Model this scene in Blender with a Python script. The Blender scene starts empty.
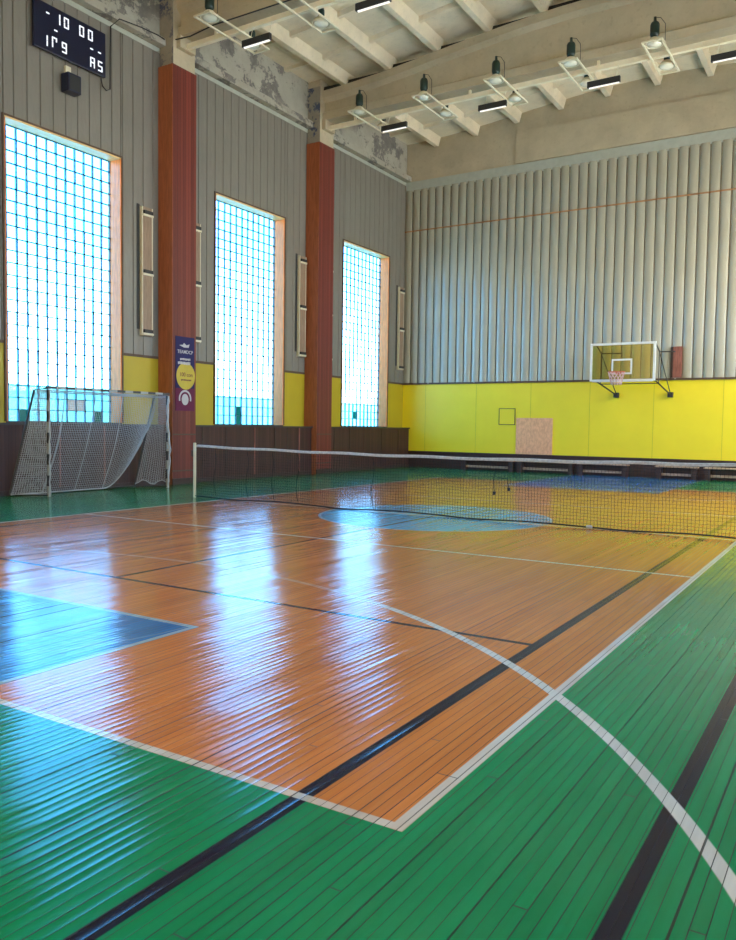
import bpy, math, random
from mathutils import Vector, Matrix
random.seed(7)
PI = math.pi
SC = bpy.context.scene
COL = SC.collection

# ------------------------------------------------------------------ camera
cam = bpy.data.objects.new('camera', bpy.data.cameras.new('camera'))
COL.objects.link(cam)
YAW, PIT, ROL = math.radians(31.777), math.radians(-3.116), math.radians(0.8048)
fw = Vector((-math.sin(YAW)*math.cos(PIT), math.cos(YAW)*math.cos(PIT), math.sin(PIT)))
rt = Vector((math.cos(YAW), math.sin(YAW), 0)); up = rt.cross(fw)
r2 = rt*math.cos(ROL) + up*math.sin(ROL); u2 = -rt*math.sin(ROL) + up*math.cos(ROL)
cam.matrix_world = Matrix(((r2.x, u2.x, -fw.x, 0), (r2.y, u2.y, -fw.y, 0), (r2.z, u2.z, -fw.z, 1.4), (0, 0, 0, 1)))
cam.data.sensor_fit = 'HORIZONTAL'; cam.data.sensor_width = 36.0
cam.data.lens = 36.0*801.87/736; cam.data.clip_start = 0.05
SC.camera = cam

# ------------------------------------------------------------------ world, daylight, exposure
SKY_L, EXPOSURE = 12.0, 0.36
wd = bpy.data.worlds.new('sky'); SC.world = wd; wd.use_nodes = True
wn, wl = wd.node_tree.nodes, wd.node_tree.links
wn.clear()
wo = wn.new('ShaderNodeOutputWorld'); wb = wn.new('ShaderNodeBackground')
wtc = wn.new('ShaderNodeTexCoord'); wsp = wn.new('ShaderNodeSeparateXYZ'); wr = wn.new('ShaderNodeValToRGB')
wl.new(wtc.outputs['Generated'], wsp.inputs[0]); wl.new(wsp.outputs['Z'], wr.inputs[0])
wr.color_ramp.elements[0].position = 0.0; wr.color_ramp.elements[0].color = (0.70, 0.86, 1.0, 1)
wr.color_ramp.elements[1].position = 0.22; wr.color_ramp.elements[1].color = (0.095, 0.43, 1.0, 1)
we = wr.color_ramp.elements.new(0.10); we.color = (0.30, 0.66, 1.0, 1)
wl.new(wr.outputs[0], wb.inputs[0]); wb.inputs[1].default_value = SKY_L; wl.new(wb.outputs[0], wo.inputs[0])
SC.view_settings.view_transform = 'Standard'; SC.view_settings.look = 'None'
SC.view_settings.exposure = EXPOSURE; SC.view_settings.gamma = 1.0; SC.view_settings.use_curve_mapping = False

XL, XR, YB, YF = -13.9, 2.44, 24.7, -2.2          # inner faces of the four walls
XC, YC = -5.73, 11.25                              # middle of the court
WIN_Y = [5.04, 10.74, 16.47, 22.19]                # window centres along the side walls
WW, WZ0, WZ1 = 2.78, 1.40, 7.10
COL_Y = [2.19, 7.9, 13.59, 19.25]


def area(name, loc, size, rot, energy, color, portal=False):
    l = bpy.data.lights.new(name, 'AREA'); l.shape = 'RECTANGLE'; l.size, l.size_y = size
    l.energy = energy; l.color = color
    if portal: l.cycles.is_portal = True
    o = bpy.data.objects.new(name, l); COL.objects.link(o); o.location = loc; o.rotation_euler = rot
    return o


for yc in WIN_Y:
    area('window_portal', (XL-0.33, yc, 4.25), (5.7, WW), (0, -PI/2, 0), 1, (1, 1, 1), True)
# added fill lights standing in for unseen right-hand windows, tilted down at the floor
RIGHT_W, RIGHT_C = (20.0, 45.0, 280.0, 450.0), (1.0, 0.83, 0.58)
FRONT_W, FRONT_C = 600.0, (1.0, 0.82, 0.56)
for yc, w_ in zip(WIN_Y, RIGHT_W):
    area('window_daylight', (XR-0.9, yc, 5.2), (6.0, WW+1.2), (0, PI/2-0.45, 0), w_, RIGHT_C)
# added fill light in front of the unseen end wall behind the camera
area('window_daylight', (XC, YF+0.06, 5.6), (13.0, 6.0), (PI/2, 0, 0), FRONT_W, FRONT_C)


# ------------------------------------------------------------------ node helper
class N:
    def __init__(s, name):
        s.m = bpy.data.materials.new(name); s.m.use_nodes = True
        s.t = s.m.node_tree; s.t.nodes.clear()
        s.out = s.t.nodes.new('ShaderNodeOutputMaterial')

    def node(s, typ, **kw):
        n = s.t.nodes.new(typ)
        for k, v in kw.items(): setattr(n, k, v)
        return n

    def put(s, sock, v):
        if isinstance(v, bpy.types.NodeSocket): s.t.links.new(v, sock)
        elif isinstance(v, (tuple, list)) and len(v) == 3 and sock.type == 'RGBA': sock.default_value = (*v, 1)
        else: sock.default_value = v

    def math(s, op, a, b=0.0, c=None):
        n = s.node('ShaderNodeMath', operation=op)
        s.put(n.inputs[0], a); s.put(n.inputs[1], b)
        if c is not None: s.put(n.inputs[2], c)
        return n.outputs[0]

    def mix(s, f, a, b, blend='MIX'):
        n = s.node('ShaderNodeMix', data_type='RGBA', blend_type=blend)
        s.put(n.inputs[0], f); s.put(n.inputs[6], a); s.put(n.inputs[7], b)
        return n.outputs[2]

    def coords(s):
        tc = s.node('ShaderNodeTexCoord')
        return tc.outputs['Object']

    def sep(s, v):
        n = s.node('ShaderNodeSeparateXYZ'); s.put(n.inputs[0], v)
        return n.outputs

    def comb(s, x, y, z):
        n = s.node('ShaderNodeCombineXYZ')
        for i, v in enumerate((x, y, z)): s.put(n.inputs[i], v)
        return n.outputs[0]

    def noise(s, vec, scale, detail=3.0, rough=0.55):
        n = s.node('ShaderNodeTexNoise'); s.put(n.inputs['Vector'], vec)
        n.inputs['Scale'].default_value = scale; n.inputs['Detail'].default_value = detail
        n.inputs['Roughness'].default_value = rough
        return n.outputs['Fac']

    def white(s, v):
        n = s.node('ShaderNodeTexWhiteNoise', noise_dimensions='1D'); s.put(n.inputs['W'], v)
        return n.outputs['Value']

    def step(s, v, lo, hi):                       # smooth 0..1 between lo and hi
        n = s.node('ShaderNodeMapRange', interpolation_type='SMOOTHSTEP')
        s.put(n.inputs[0], v); n.inputs[1].default_value = lo; n.inputs[2].default_value = hi
        return n.outputs[0]

    def bsdf(s, color, rough=0.6, metal=0.0, normal=None, spec=0.5, **kw):
        b = s.node('ShaderNodeBsdfPrincipled')
        s.put(b.inputs['Base Color'], color); s.put(b.inputs['Roughness'], rough); s.put(b.inputs['Metallic'], metal)
        s.put(b.inputs['Specular IOR Level'], spec)
        if normal is not None: s.put(b.inputs['Normal'], normal)
        for k, v in kw.items(): s.put(b.inputs[k.replace('_', ' ')], v)
        s.t.links.new(b.outputs[0], s.out.inputs[0])
        return b

    def bump(s, h, strength=0.4, dist=0.01):
        n = s.node('ShaderNodeBump'); s.put(n.inputs['Height'], h)
        n.inputs['Strength'].default_value = strength; n.inputs['Distance'].default_value = dist
        return n.outputs[0]


def mat_plain(name, color, rough=0.6, metal=0.0, vary=0.12, scale=6.0, bump=0.0, spec=0.5):
    k = N(name); c = k.coords(); f = k.noise(c, scale, 4)
    dark = tuple(x*(1-vary*1.6) for x in color); lite = tuple(min(1, x*(1+vary)) for x in color)
    col = k.mix(f, dark, lite)
    nrm = k.bump(f, bump, 0.01) if bump else None
    k.bsdf(col, rough, metal, nrm, spec)
    return k.m


def mat_wood(name, color, axis='Z', rough=0.5, vary=0.35, stretch=12.0, scale=3.0, spec=0.4):
    k = N(name); c = k.coords(); o = k.sep(c); a = {'X': 0, 'Y': 1, 'Z': 2}[axis]
    v = [k.math('MULTIPLY', o[i], 1.0 if i == a else stretch) for i in range(3)]
    f = k.noise(k.comb(*v), scale, 5, 0.6)
    f = k.step(f, 0.3, 0.7)
    k.bsdf(k.mix(f, tuple(x*(1-vary) for x in color), tuple(min(1, x*(1+vary*0.6)) for x in color)), rough, 0.0, k.bump(f, 0.15, 0.004), spec)
    return k.m


def mat_emit(name, color, strength):
    k = N(name); e = k.node('ShaderNodeEmission'); k.put(e.inputs[0], color); e.inputs[1].default_value = strength
    k.t.links.new(e.outputs[0], k.out.inputs[0])
    return k.m


def mat_floor():
    k = N('painted floorboards'); o = k.sep(k.coords()); x, y = o[0], o[1]
    W = 0.046
    bx = k.math('DIVIDE', x, W); idx = k.math('FLOOR', bx); fr = k.math('SUBTRACT', bx, idx)
    r1 = k.white(idx); r2 = k.white(k.math('ADD', idx, 57.3)); r3 = k.white(k.math('ADD', idx, 911.7))
    # butt joints along each board
    by = k.math('ADD', k.math('DIVIDE', y, 5.2), k.math('MULTIPLY', r2, 7.0))
    iy = k.math('FLOOR', by); fy = k.math('SUBTRACT', by, iy)
    pid = k.math('ADD', k.math('MULTIPLY', iy, 13.7), k.math('MULTIPLY', idx, 3.1))
    rp = k.white(pid); rq = k.white(k.math('ADD', pid, 77.7))

    def band(v, lo, hi, e=0.004):
        return k.math('MULTIPLY', k.step(v, lo-e, lo+e), k.math('SUBTRACT', 1.0, k.step(v, hi-e, hi+e)))

    def rect(x0, x1, y0, y1):
        return k.math('MULTIPLY', band(x, x0, x1), band(y, y0, y1))

    def line(v, c, w):
        return band(v, c-w/2, c+w/2)

    def dist(cx, cy):
        dx = k.math('SUBTRACT', x, cx); dy = k.math('SUBTRACT', y, cy)
        return k.math('SQRT', k.math('ADD', k.math('MULTIPLY', dx, dx), k.math('MULTIPLY', dy, dy)))
    X0, X1, Y0, Y1 = -10.15, -1.31, 2.37, 20.13
    # the wear of the paint: big faded patches and fine streaks along the boards
    big = k.noise(k.comb(x, y, 0.0), 0.7, 4)
    strk = k.noise(k.comb(k.math('MULTIPLY', x, 26.0), k.math('MULTIPLY', y, 1.1), rp), 1.0, 5, 0.65)
    fine = k.noise(k.comb(k.math('MULTIPLY', x, 120.0), k.math('MULTIPLY', y, 14.0), 0.0), 1.0, 3)
    green = k.mix(strk, (0.001, 0.18, 0.055), (0.003, 0.29, 0.105))
    orange = k.mix(strk, (0.46, 0.135, 0.030), (0.72, 0.265, 0.066))
    blue = k.mix(strk, (0.012, 0.13, 0.34), (0.03, 0.21, 0.46))
    lblue = k.mix(strk, (0.05, 0.30, 0.50), (0.10, 0.42, 0.60))
    white = k.mix(strk, (0.46, 0.46, 0.40), (0.74, 0.72, 0.62))
    pale = k.mix(strk, (0.22, 0.36, 0.42), (0.36, 0.50, 0.55))
    black = k.mix(strk, (0.006, 0.007, 0.016), (0.018, 0.019, 0.036))
    c = green
    c = k.mix(rect(X0, X1, Y0, Y1), c, orange)
    for ya, yb, ye in ((-2.2, 4.03, 4.03), (18.47, 24.7, 18.47)):
        c = k.mix(rect(XC-1.83, XC+1.83, ya, yb), c, blue)
        c = k.mix(k.math('MULTIPLY', rect(XC-1.87, XC+1.87, min(ya, ye)-0.02, max(yb, ye)+0.02), k.math('SUBTRACT', 1.0, rect(XC-1.82, XC+1.82, ya+0.03 if ya > 10 else ya-1, yb-0.03 if yb < 10 else yb+1))), c, pale)
    dc = dist(XC, YC)
    c = k.mix(k.math('SUBTRACT', 1.0, k.step(dc, 1.796, 1.804)), c, lblue)
    c = k.mix(line(dc, 1.80, 0.05), c, pale)
    # black lines
    for xx in (-1.755, -0.55, 2*XC+1.755, 2*XC+0.55):
        c = k.mix(k.math('MULTIPLY', line(x, xx, 0.072), band(y, -1.9, 24.4)), c, black)
    c = k.mix(k.math('MULTIPLY', line(x, XC, 0.05), band(y, 4.93, 17.57)), c, black)
    for yy in (4.93, 17.57):
        c = k.mix(k.math('MULTIPLY', line(y, yy, 0.05), band(x, 2*XC+1.755, -1.755)), c, black)
    # white lines
    for yy in (8.12, 14.38, 11.25):
        c = k.mix(k.math('MULTIPLY', line(y, yy, 0.05), band(x, X0, X1)), c, white)
    border = k.math('MULTIPLY', rect(X0, X1, Y0, Y1), k.math('SUBTRACT', 1.0, rect(X0+0.055, X1-0.055, Y0+0.045, Y1-0.045)))
    border = k.math('MULTIPLY', border, k.math('ADD', 0.72, k.math('MULTIPLY', 0.28, k.step(big, 0.35, 0.6))))
    c = k.mix(border, c, white)
    for cy, lo, hi in ((-0.25, -0.25, 30.0), (22.75, -5.0, 22.75)):
        c = k.mix(k.math('MULTIPLY', k.math('MULTIPLY', line(dist(XC, cy), 6.16, 0.062), band(y, lo, hi)), k.math('ADD', 0.30, k.math('MULTIPLY', 0.70, k.step(x, -3.6, -2.9)))), c, white)
    # old scuff arc at the free throw circle
    c = k.mix(k.math('MULTIPLY', k.math('MULTIPLY', line(dist(XC, 4.03), 1.8, 0.022), band(y, 2.6, 4.0)), 0.35), c, pale)
    # wear
    pv = k.math('ADD', 0.91, k.math('MULTIPLY', rp, 0.16))
    pv = k.math('MULTIPLY', pv, k.math('ADD', 0.84, k.math('MULTIPLY', big, 0.32)))
    c = k.mix(1.0, c, k.comb(pv, pv, pv), 'MULTIPLY')
    chip = k.math('MULTIPLY', k.step(fine, 0.68, 0.74), k.step(big, 0.5, 0.62))
    c = k.mix(k.math('MULTIPLY', chip, 0.25), c, (0.42, 0.44, 0.38))
    # gaps between boards
    gw = k.math('ADD', 0.055, k.math('MULTIPLY', k.math('MULTIPLY', r3, k.math('MULTIPLY', r3, r3)), 0.13))
    g1 = k.math('LESS_THAN', fr, gw)
    g2 = k.math('LESS_THAN', fy, 0.0014)
    gap = k.math('MAXIMUM', g1, k.math('MULTIPLY', g2, 0.8))
    deep = k.math('ADD', 0.78, k.math('MULTIPLY', r1, 0.22))
    c = k.mix(k.math('MULTIPLY', gap, deep), c, (0.018, 0.016, 0.012))
    # each board is cupped and lies a little askew: the slope of its face
    cup = k.math('MULTIPLY', k.math('SUBTRACT', fr, 0.5), k.math('ADD', 0.05, k.math('MULTIPLY', r2, 0.13)))
    tilt = k.math('MULTIPLY', k.math('SUBTRACT', k.math('ADD', k.math('MULTIPLY', r1, 0.8), k.math('MULTIPLY', rq, 0.2)), 0.5), 0.050)
    wob = k.math('MULTIPLY', k.math('SUBTRACT', k.noise(k.comb(k.math('MULTIPLY', x, 9.0), k.math('MULTIPLY', y, 1.4), 0.0), 1.0, 3), 0.5), 0.090)
    wob2 = k.math('MULTIPLY', k.math('SUBTRACT', k.noise(k.comb(k.math('MULTIPLY', x, 5.0), k.math('MULTIPLY', y, 2.2), 4.0), 1.0, 3), 0.5), 0.045)
    sx = k.math('ADD', k.math('ADD', cup, tilt), wob)
    nv = k.node('ShaderNodeVectorMath', operation='NORMALIZE')
    k.put(nv.inputs[0], k.comb(k.math('MULTIPLY', sx, -1.0), k.math('MULTIPLY', wob2, -1.0), 1.0))
    rough = k.math('ADD', 0.085, k.math('MULTIPLY', strk, 0.12))
    rough = k.math('ADD', rough, k.math('MULTIPLY', gap, 0.5))
    b = k.bsdf(c, rough, 0.0, nv.outputs[0], 0.5)
    b.inputs['IOR'].default_value = 1.36
    return k.m


def mat_concrete(name, color, peel=False, under=((0.10, 0.095, 0.095), (0.30, 0.27, 0.23))):
    k = N(name); c = k.coords()
    f = k.noise(c, 1.3, 6, 0.65); g = k.noise(c, 9.0, 4)
    col = k.mix(f, tuple(x*0.66 for x in color), tuple(min(1, x*1.22) for x in color))
    col = k.mix(k.math('MULTIPLY', k.step(g, 0.55, 0.8), 0.30), col, tuple(x*0.5 for x in color))
    h = g
    if peel:
        o = k.sep(c)
        p = k.noise(k.comb(o[0], k.math('MULTIPLY', o[1], 0.8), o[2]), 1.7, 7, 0.72)
        p2 = k.noise(c, 0.45, 2)
        m = k.math('MULTIPLY', k.step(p, 0.49, 0.54), k.step(p2, 0.34, 0.48))
        q = k.noise(c, 6.0, 3)
        col = k.mix(m, col, k.mix(q, *under))
        h = k.math('SUBTRACT', g, k.math('MULTIPLY', m, 1.5))
    k.bsdf(col, 0.85, 0.0, k.bump(h, 0.35, 0.02), 0.25)
    return k.m


def mat_siding(name, color, rough):
    k = N(name); c = k.coords(); o = k.sep(c)
    f = k.noise(c, 0.9, 5, 0.6)
    st = k.noise(k.comb(k.math('MULTIPLY', o[0], 9.0), k.math('MULTIPLY', o[1], 9.0), k.math('MULTIPLY', o[2], 0.35)), 1.0, 4)
    col = k.mix(f, tuple(x*0.84 for x in color), tuple(min(1, x*1.10) for x in color))
    col = k.mix(k.math('MULTIPLY', k.step(st, 0.5, 0.85), 0.35), col, tuple(x*0.62 for x in color))
    d = k.noise(k.comb(k.math('MULTIPLY', o[0], 2.5), k.math('MULTIPLY', o[1], 2.5), o[2]), 1.6, 3)
    k.bsdf(col, rough, 0.0, k.bump(d, 0.35, 0.05), 0.5)
    return k.m


def mat_slats(name, color, pitch, axis):
    """narrow upright boards with dark joints; axis is the coordinate across the boards"""
    k = N(name); c = k.coords(); o = k.sep(c)
    s = k.math('DIVIDE', k.math('ADD', o[0], o[1]) if axis == 'XY' else o[axis], pitch); i = k.math('FLOOR', s); fr = k.math('SUBTRACT', s, i)
    r = k.white(i)
    gr = k.noise(k.comb(k.math('MULTIPLY', o[0], 22.0), k.math('MULTIPLY', o[1], 22.0), k.math('MULTIPLY', o[2], 1.2)), 1.0, 5, 0.6)
    v = k.math('ADD', 0.55, k.math('ADD', k.math('MULTIPLY', r, 0.45), k.math('MULTIPLY', gr, 0.45)))
    col = k.mix(1.0, color, k.comb(v, v, v), 'MULTIPLY')
    gp = k.math('LESS_THAN', fr, 0.10)
    col = k.mix(k.math('MULTIPLY', gp, 0.75), col, tuple(x*0.2 for x in color))
    k.bsdf(col, 0.5, 0.0, k.bump(k.math('SUBTRACT', k.math('MULTIPLY', gr, 0.2), gp), 0.4, 0.006), 0.35)
    return k.m


def mat_pane():
    k = N('glass block'); o = k.sep(k.coords())
    iy = k.math('FLOOR', k.math('DIVIDE', o[1], 0.2317)); iz = k.math('FLOOR', k.math('DIVIDE', o[2], 0.2375))
    r = k.white(k.math('ADD', k.math('MULTIPLY', iy, 17.31), k.math('MULTIPLY', iz, 5.77)))
    n = k.noise(k.coords(), 7.0, 2)
    tint = k.mix(r, (0.86, 0.95, 0.97), (1.0, 1.0, 1.0))
    tint = k.mix(k.math('MULTIPLY', k.step(n, 0.45, 0.75), 0.5), tint, (0.72, 0.90, 0.96))
    t = k.node('ShaderNodeBsdfTransparent'); k.put(t.inputs[0], tint)
    g = k.node('ShaderNodeBsdfGlossy'); g.inputs['Roughness'].default_value = 0.08
    m = k.node('ShaderNodeMixShader'); m.inputs[0].default_value = 0.05
    k.t.links.new(t.outputs[0], m.inputs[1]); k.t.links.new(g.outputs[0], m.inputs[2]); k.t.links.new(m.outputs[0], k.out.inputs[0])
    return k.m


def mat_translucent(name, color, mixf=0.5):
    k = N(name)
    d = k.node('ShaderNodeBsdfDiffuse'); k.put(d.inputs[0], color)
    t = k.node('ShaderNodeBsdfTranslucent'); k.put(t.inputs[0], color)
    m = k.node('ShaderNodeMixShader'); m.inputs[0].default_value = mixf
    k.t.links.new(d.outputs[0], m.inputs[1]); k.t.links.new(t.outputs[0], m.inputs[2]); k.t.links.new(m.outputs[0], k.out.inputs[0])
    return k.m


def mat_tinted(name, color, gloss):
    k = N(name)
    t = k.node('ShaderNodeBsdfTransparent'); k.put(t.inputs[0], color)
    g = k.node('ShaderNodeBsdfGlossy'); g.inputs['Roughness'].default_value = 0.15
    m = k.node('ShaderNodeMixShader'); m.inputs[0].default_value = gloss
    k.t.links.new(t.outputs[0], m.inputs[1]); k.t.links.new(g.outputs[0], m.inputs[2]); k.t.links.new(m.outputs[0], k.out.inputs[0])
    return k.m


M = {}
M['floor'] = mat_floor()
M['concrete'] = mat_concrete('bare concrete', (0.53, 0.44, 0.305))
M['peel'] = mat_concrete('peeling whitewash', (0.44, 0.40, 0.325), True)
M['rib'] = mat_concrete('whitewashed ceiling', (0.82, 0.69, 0.50))
M['siding'] = mat_siding('grey painted metal siding', (0.22, 0.195, 0.162), 0.42)  # side walls: same siding as the back, shade darkened into its colour
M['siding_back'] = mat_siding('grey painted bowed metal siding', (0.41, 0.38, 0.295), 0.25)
M['gapdark'] = mat_plain('dark open joint', (0.02, 0.018, 0.016), 0.9)  # near-black colour for the shade above the beams
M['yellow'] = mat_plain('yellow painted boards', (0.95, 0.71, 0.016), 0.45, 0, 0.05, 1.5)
M['yellow_dull'] = mat_plain('dull yellow painted boards', (0.50, 0.36, 0.012), 0.5, 0, 0.08, 1.5)  # same yellow paint as the back wall, its shade put into the colour
M['joint'] = mat_plain('yellow joint', (0.55, 0.47, 0.02), 0.6)
M['wainscot'] = mat_slats('dark brown slats', (0.070, 0.025, 0.018), 0.075, 'XY')
M['darkwood'] = mat_wood('dark stained wood', (0.055, 0.026, 0.020), 'X')
M['red'] = mat_slats('brick red boards', (0.18, 0.034, 0.022), 0.085, 'XY')
M['reveal'] = mat_wood('orange varnished wood', (0.95, 0.25, 0.045), 'Z', 0.45, 0.25)
M['side'] = mat_wood('orange brown boards', (0.36, 0.10, 0.036), 'Z', 0.45, 0.25)
M['frame_dark'] = mat_plain('dark window bead', (0.05, 0.03, 0.025), 0.5)
M['trim'] = mat_plain('brown trim', (0.10, 0.055, 0.03), 0.6)
M['rust'] = mat_plain('rusty flashing', (0.42, 0.20, 0.08), 0.7, 0, 0.4, 3)
M['band'] = mat_plain('grey flat flashing', (0.44, 0.45, 0.38), 0.5)
M['bluepaint'] = mat_concrete('blue stained concrete', (0.34, 0.30, 0.24), True, ((0.03, 0.045, 0.12), (0.13, 0.14, 0.18)))
M['lining'] = mat_wood('pale varnished wood', (1.0, 0.60, 0.24), 'Y', 0.45, 0.15)
M['seam'] = mat_plain('dark panel seam', (0.10, 0.085, 0.06), 0.7)
M['pane'] = mat_pane()
M['mortar'] = mat_translucent('block joint', (0.09, 0.17, 0.19), 0.5)
M['joint_v'] = mat_translucent('block side joint', (0.26, 0.40, 0.46), 0.6)
M['pane_edge'] = mat_tinted('glass block edge', (0.22, 0.66, 0.80), 0.03)
M['greenpane'] = mat_tinted('green block', (0.004, 0.05, 0.035), 0.02)
M['redpane'] = mat_tinted('red block', (1.0, 0.22, 0.18), 0.02)
M['white'] = mat_plain('white paint', (0.78, 0.76, 0.70), 0.5, 0, 0.08)
M['postwhite'] = mat_plain('worn white post paint', (0.42, 0.40, 0.37), 0.6, 0, 0.3, 8)
M['cream'] = mat_plain('cream paint', (0.74, 0.66, 0.48), 0.5, 0, 0.1)
M['black'] = mat_plain('black paint', (0.02, 0.02, 0.022), 0.5)
M['darkmetal'] = mat_plain('dark steel', (0.05, 0.045, 0.04), 0.45, 0.3)
M['steel'] = mat_plain('white enamelled rail', (0.92, 0.78, 0.56), 0.5, 0, 0.12, 4)
M['ballast'] = mat_plain('dark green enamel', (0.005, 0.022, 0.015), 0.4)
M['navy'] = mat_plain('navy plastic', (0.004, 0.007, 0.030), 0.35)
M['led'] = mat_emit('lit white segment', (0.86, 0.92, 1.0), 1.1)
M['tube'] = mat_emit('lit lamp tube', (1.0, 0.96, 0.88), 1.0)
M['lampglass'] = mat_plain('frosted lamp glass', (0.85, 0.80, 0.66), 0.25)
M['net_black'] = mat_plain('black net cord', (0.012, 0.012, 0.014), 0.8)
M['net_white'] = mat_plain('white net cord', (0.46, 0.44, 0.42), 0.8)
M['tape'] = mat_plain('white net tape', (0.52, 0.48, 0.43), 0.7, 0, 0.4, 30)
M['board'] = mat_tinted('smoky clear board', (0.84, 0.76, 0.36), 0.04)
M['orange'] = mat_plain('orange red rim', (0.62, 0.10, 0.05), 0.4)
M['pinknet'] = mat_plain('faded red white net cord', (0.72, 0.45, 0.42), 0.8, 0, 0.35, 40)
M['ply'] = mat_wood('bare plywood', (1.0, 0.44, 0.21), 'Z', 0.6, 0.2, 2.0, 8)
M['brownboard'] = mat_wood('red brown board', (0.30, 0.10, 0.07), 'Z')
M['bench'] = mat_wood('worn bench wood', (0.50, 0.33, 0.22), 'X')
M['panel'] = mat_wood('pale panel face', (0.30, 0.20, 0.13), 'Z', 0.5, 0.2)
M['ban_blue'] = mat_plain('dark blue vinyl', (0.012, 0.008, 0.085), 0.75)
M['ban_mag'] = mat_plain('magenta vinyl', (0.13, 0.006, 0.045), 0.75)
M['ban_yel'] = mat_plain('yellow vinyl', (0.55, 0.40, 0.03), 0.4)
M['ban_white'] = mat_plain('white vinyl', (0.52, 0.48, 0.50), 0.4)
M['ban_ink'] = mat_plain('dark red vinyl', (0.14, 0.02, 0.02), 0.4)
M['teal'] = mat_plain('teal fence paint', (0.38, 0.86, 0.70), 0.7)
M['snow'] = mat_plain('pale yard', (0.85, 0.76, 0.60), 0.9)


# ------------------------------------------------------------------ mesh helper
class MB:
    def __init__(s): s.v, s.f, s.mi, s.mats, s.sm = [], [], [], [], []

    def _m(s, mat):
        m = M[mat]
        if m not in s.mats: s.mats.append(m)
        return s.mats.index(m)

    def face(s, pts, mat, smooth=False):
        b = len(s.v); s.v += [tuple(p) for p in pts]; s.f.append(tuple(range(b, b+len(pts)))); s.mi.append(s._m(mat)); s.sm.append(smooth)

    def box(s, x0, x1, y0, y1, z0, z1, mat):
        b = len(s.v); i = s._m(mat)
        s.v += [(x, y, z) for x in (x0, x1) for y in (y0, y1) for z in (z0, z1)]
        for q in ((0, 1, 3, 2), (4, 6, 7, 5), (0, 4, 5, 1), (2, 3, 7, 6), (0, 2, 6, 4), (1, 5, 7, 3)):
            s.f.append(tuple(b+k for k in q)); s.mi.append(i); s.sm.append(False)
        return s

    def grid(s, rows, mat, smooth=True, wrap=False):
        """rows: list of equally long lists of points"""
        b = len(s.v); n = len(rows[0]); i = s._m(mat)
        for r in rows: s.v += [tuple(p) for p in r]
        for a in range(len(rows)-1):
            for c in range(n if wrap else n-1):
                d = (c+1) % n
                s.f.append((b+a*n+c, b+a*n+d, b+(a+1)*n+d, b+(a+1)*n+c)); s.mi.append(i); s.sm.append(smooth)
        return s

    def tube(s, pts, r, mat, n=8, caps=True, radii=None):
        pts = [Vector(p) for p in pts]; rows = []
        for j, p in enumerate(pts):
            d = (pts[min(j+1, len(pts)-1)] - pts[max(j-1, 0)]).normalized()
            a = Vector((0, 0, 1)) if abs(d.z) < 0.9 else Vector((1, 0, 0))
            e1 = d.cross(a).normalized(); e2 = d.cross(e1)
            rr = radii[j] if radii else r
            rows.append([p + (e1*math.cos(2*PI*(k+.5)/n) + e2*math.sin(2*PI*(k+.5)/n))*rr for k in range(n)])
        s.grid(rows, mat, n > 5, True)
        if caps:
            s.face(list(reversed(rows[0])), mat); s.face(rows[-1], mat)
        return s

    def lathe(s, prof, c, mat, n=20):
        rows = [[(c[0]+r*math.cos(2*PI*k/n), c[1]+r*math.sin(2*PI*k/n), c[2]+z) for k in range(n)] for r, z in prof]
        return s.grid(rows, mat, True, True)

    def build(s, name, parent=None, recalc=True):
        me = bpy.data.meshes.new(name); me.from_pydata(s.v, [], s.f)
        for m in s.mats: me.materials.append(m)
        me.polygons.foreach_set('material_index', s.mi); me.polygons.foreach_set('use_smooth', s.sm)
        if recalc:
            import bmesh
            bm = bmesh.new(); bm.from_mesh(me); bmesh.ops.recalc_face_normals(bm, faces=bm.faces); bm.to_mesh(me); bm.free()
        me.update()
        o = bpy.data.objects.new(name, me); COL.objects.link(o)
        if parent is not None:
            o.parent = parent; o.matrix_parent_inverse = Matrix.Translation(-Vector(parent.location))
        return o


def bevel(o, w=0.008, seg=2):
    m = o.modifiers.new('bevel', 'BEVEL'); m.width = w; m.segments = seg; m.limit_method = 'ANGLE'
    return o


def struct(o): o['kind'] = 'structure'; return o


def thing(name, loc, label, cat, group=None):
    o = bpy.data.objects.new(name, None); COL.objects.link(o); o.location = loc; o.empty_display_size = 0.2
    return tag(o, label, cat, group)


def tag(o, label, cat, group=None):
    o['label'] = label; o['category'] = cat
    if group: o['group'] = group
    return o


def copy_tree(o, dz, parent=None):
    c = o.copy(); COL.objects.link(c)
    if parent is None: c.location = Vector(o.location) + Vector(dz)
    else: c.parent = parent
    for ch in list(o.children): copy_tree(ch, dz, c)
    return c


# ------------------------------------------------------------------ outside the windows
struct(MB().box(-60, XL-0.6, -30, 60, -0.6, -0.3, 'snow').build('ground'))
struct(MB().box(-20.3, -20.1, -20, 60, -0.3, 2.45, 'teal').build('boundary_wall'))

# ------------------------------------------------------------------ floor
fl = MB(); fl.box(XL-0.5, XR+0.3, YF-0.3, YB+0.3, -0.25, 0.0, 'floor'); struct(fl.build('floor'))


# ------------------------------------------------------------------ ceiling
def rb(x):                                        # underside of the ceiling ribs
    d = min(abs(x-XC), 8.17)
    return 11.44 - 0.29*(1-math.cos(PI*d/8.17))


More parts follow.
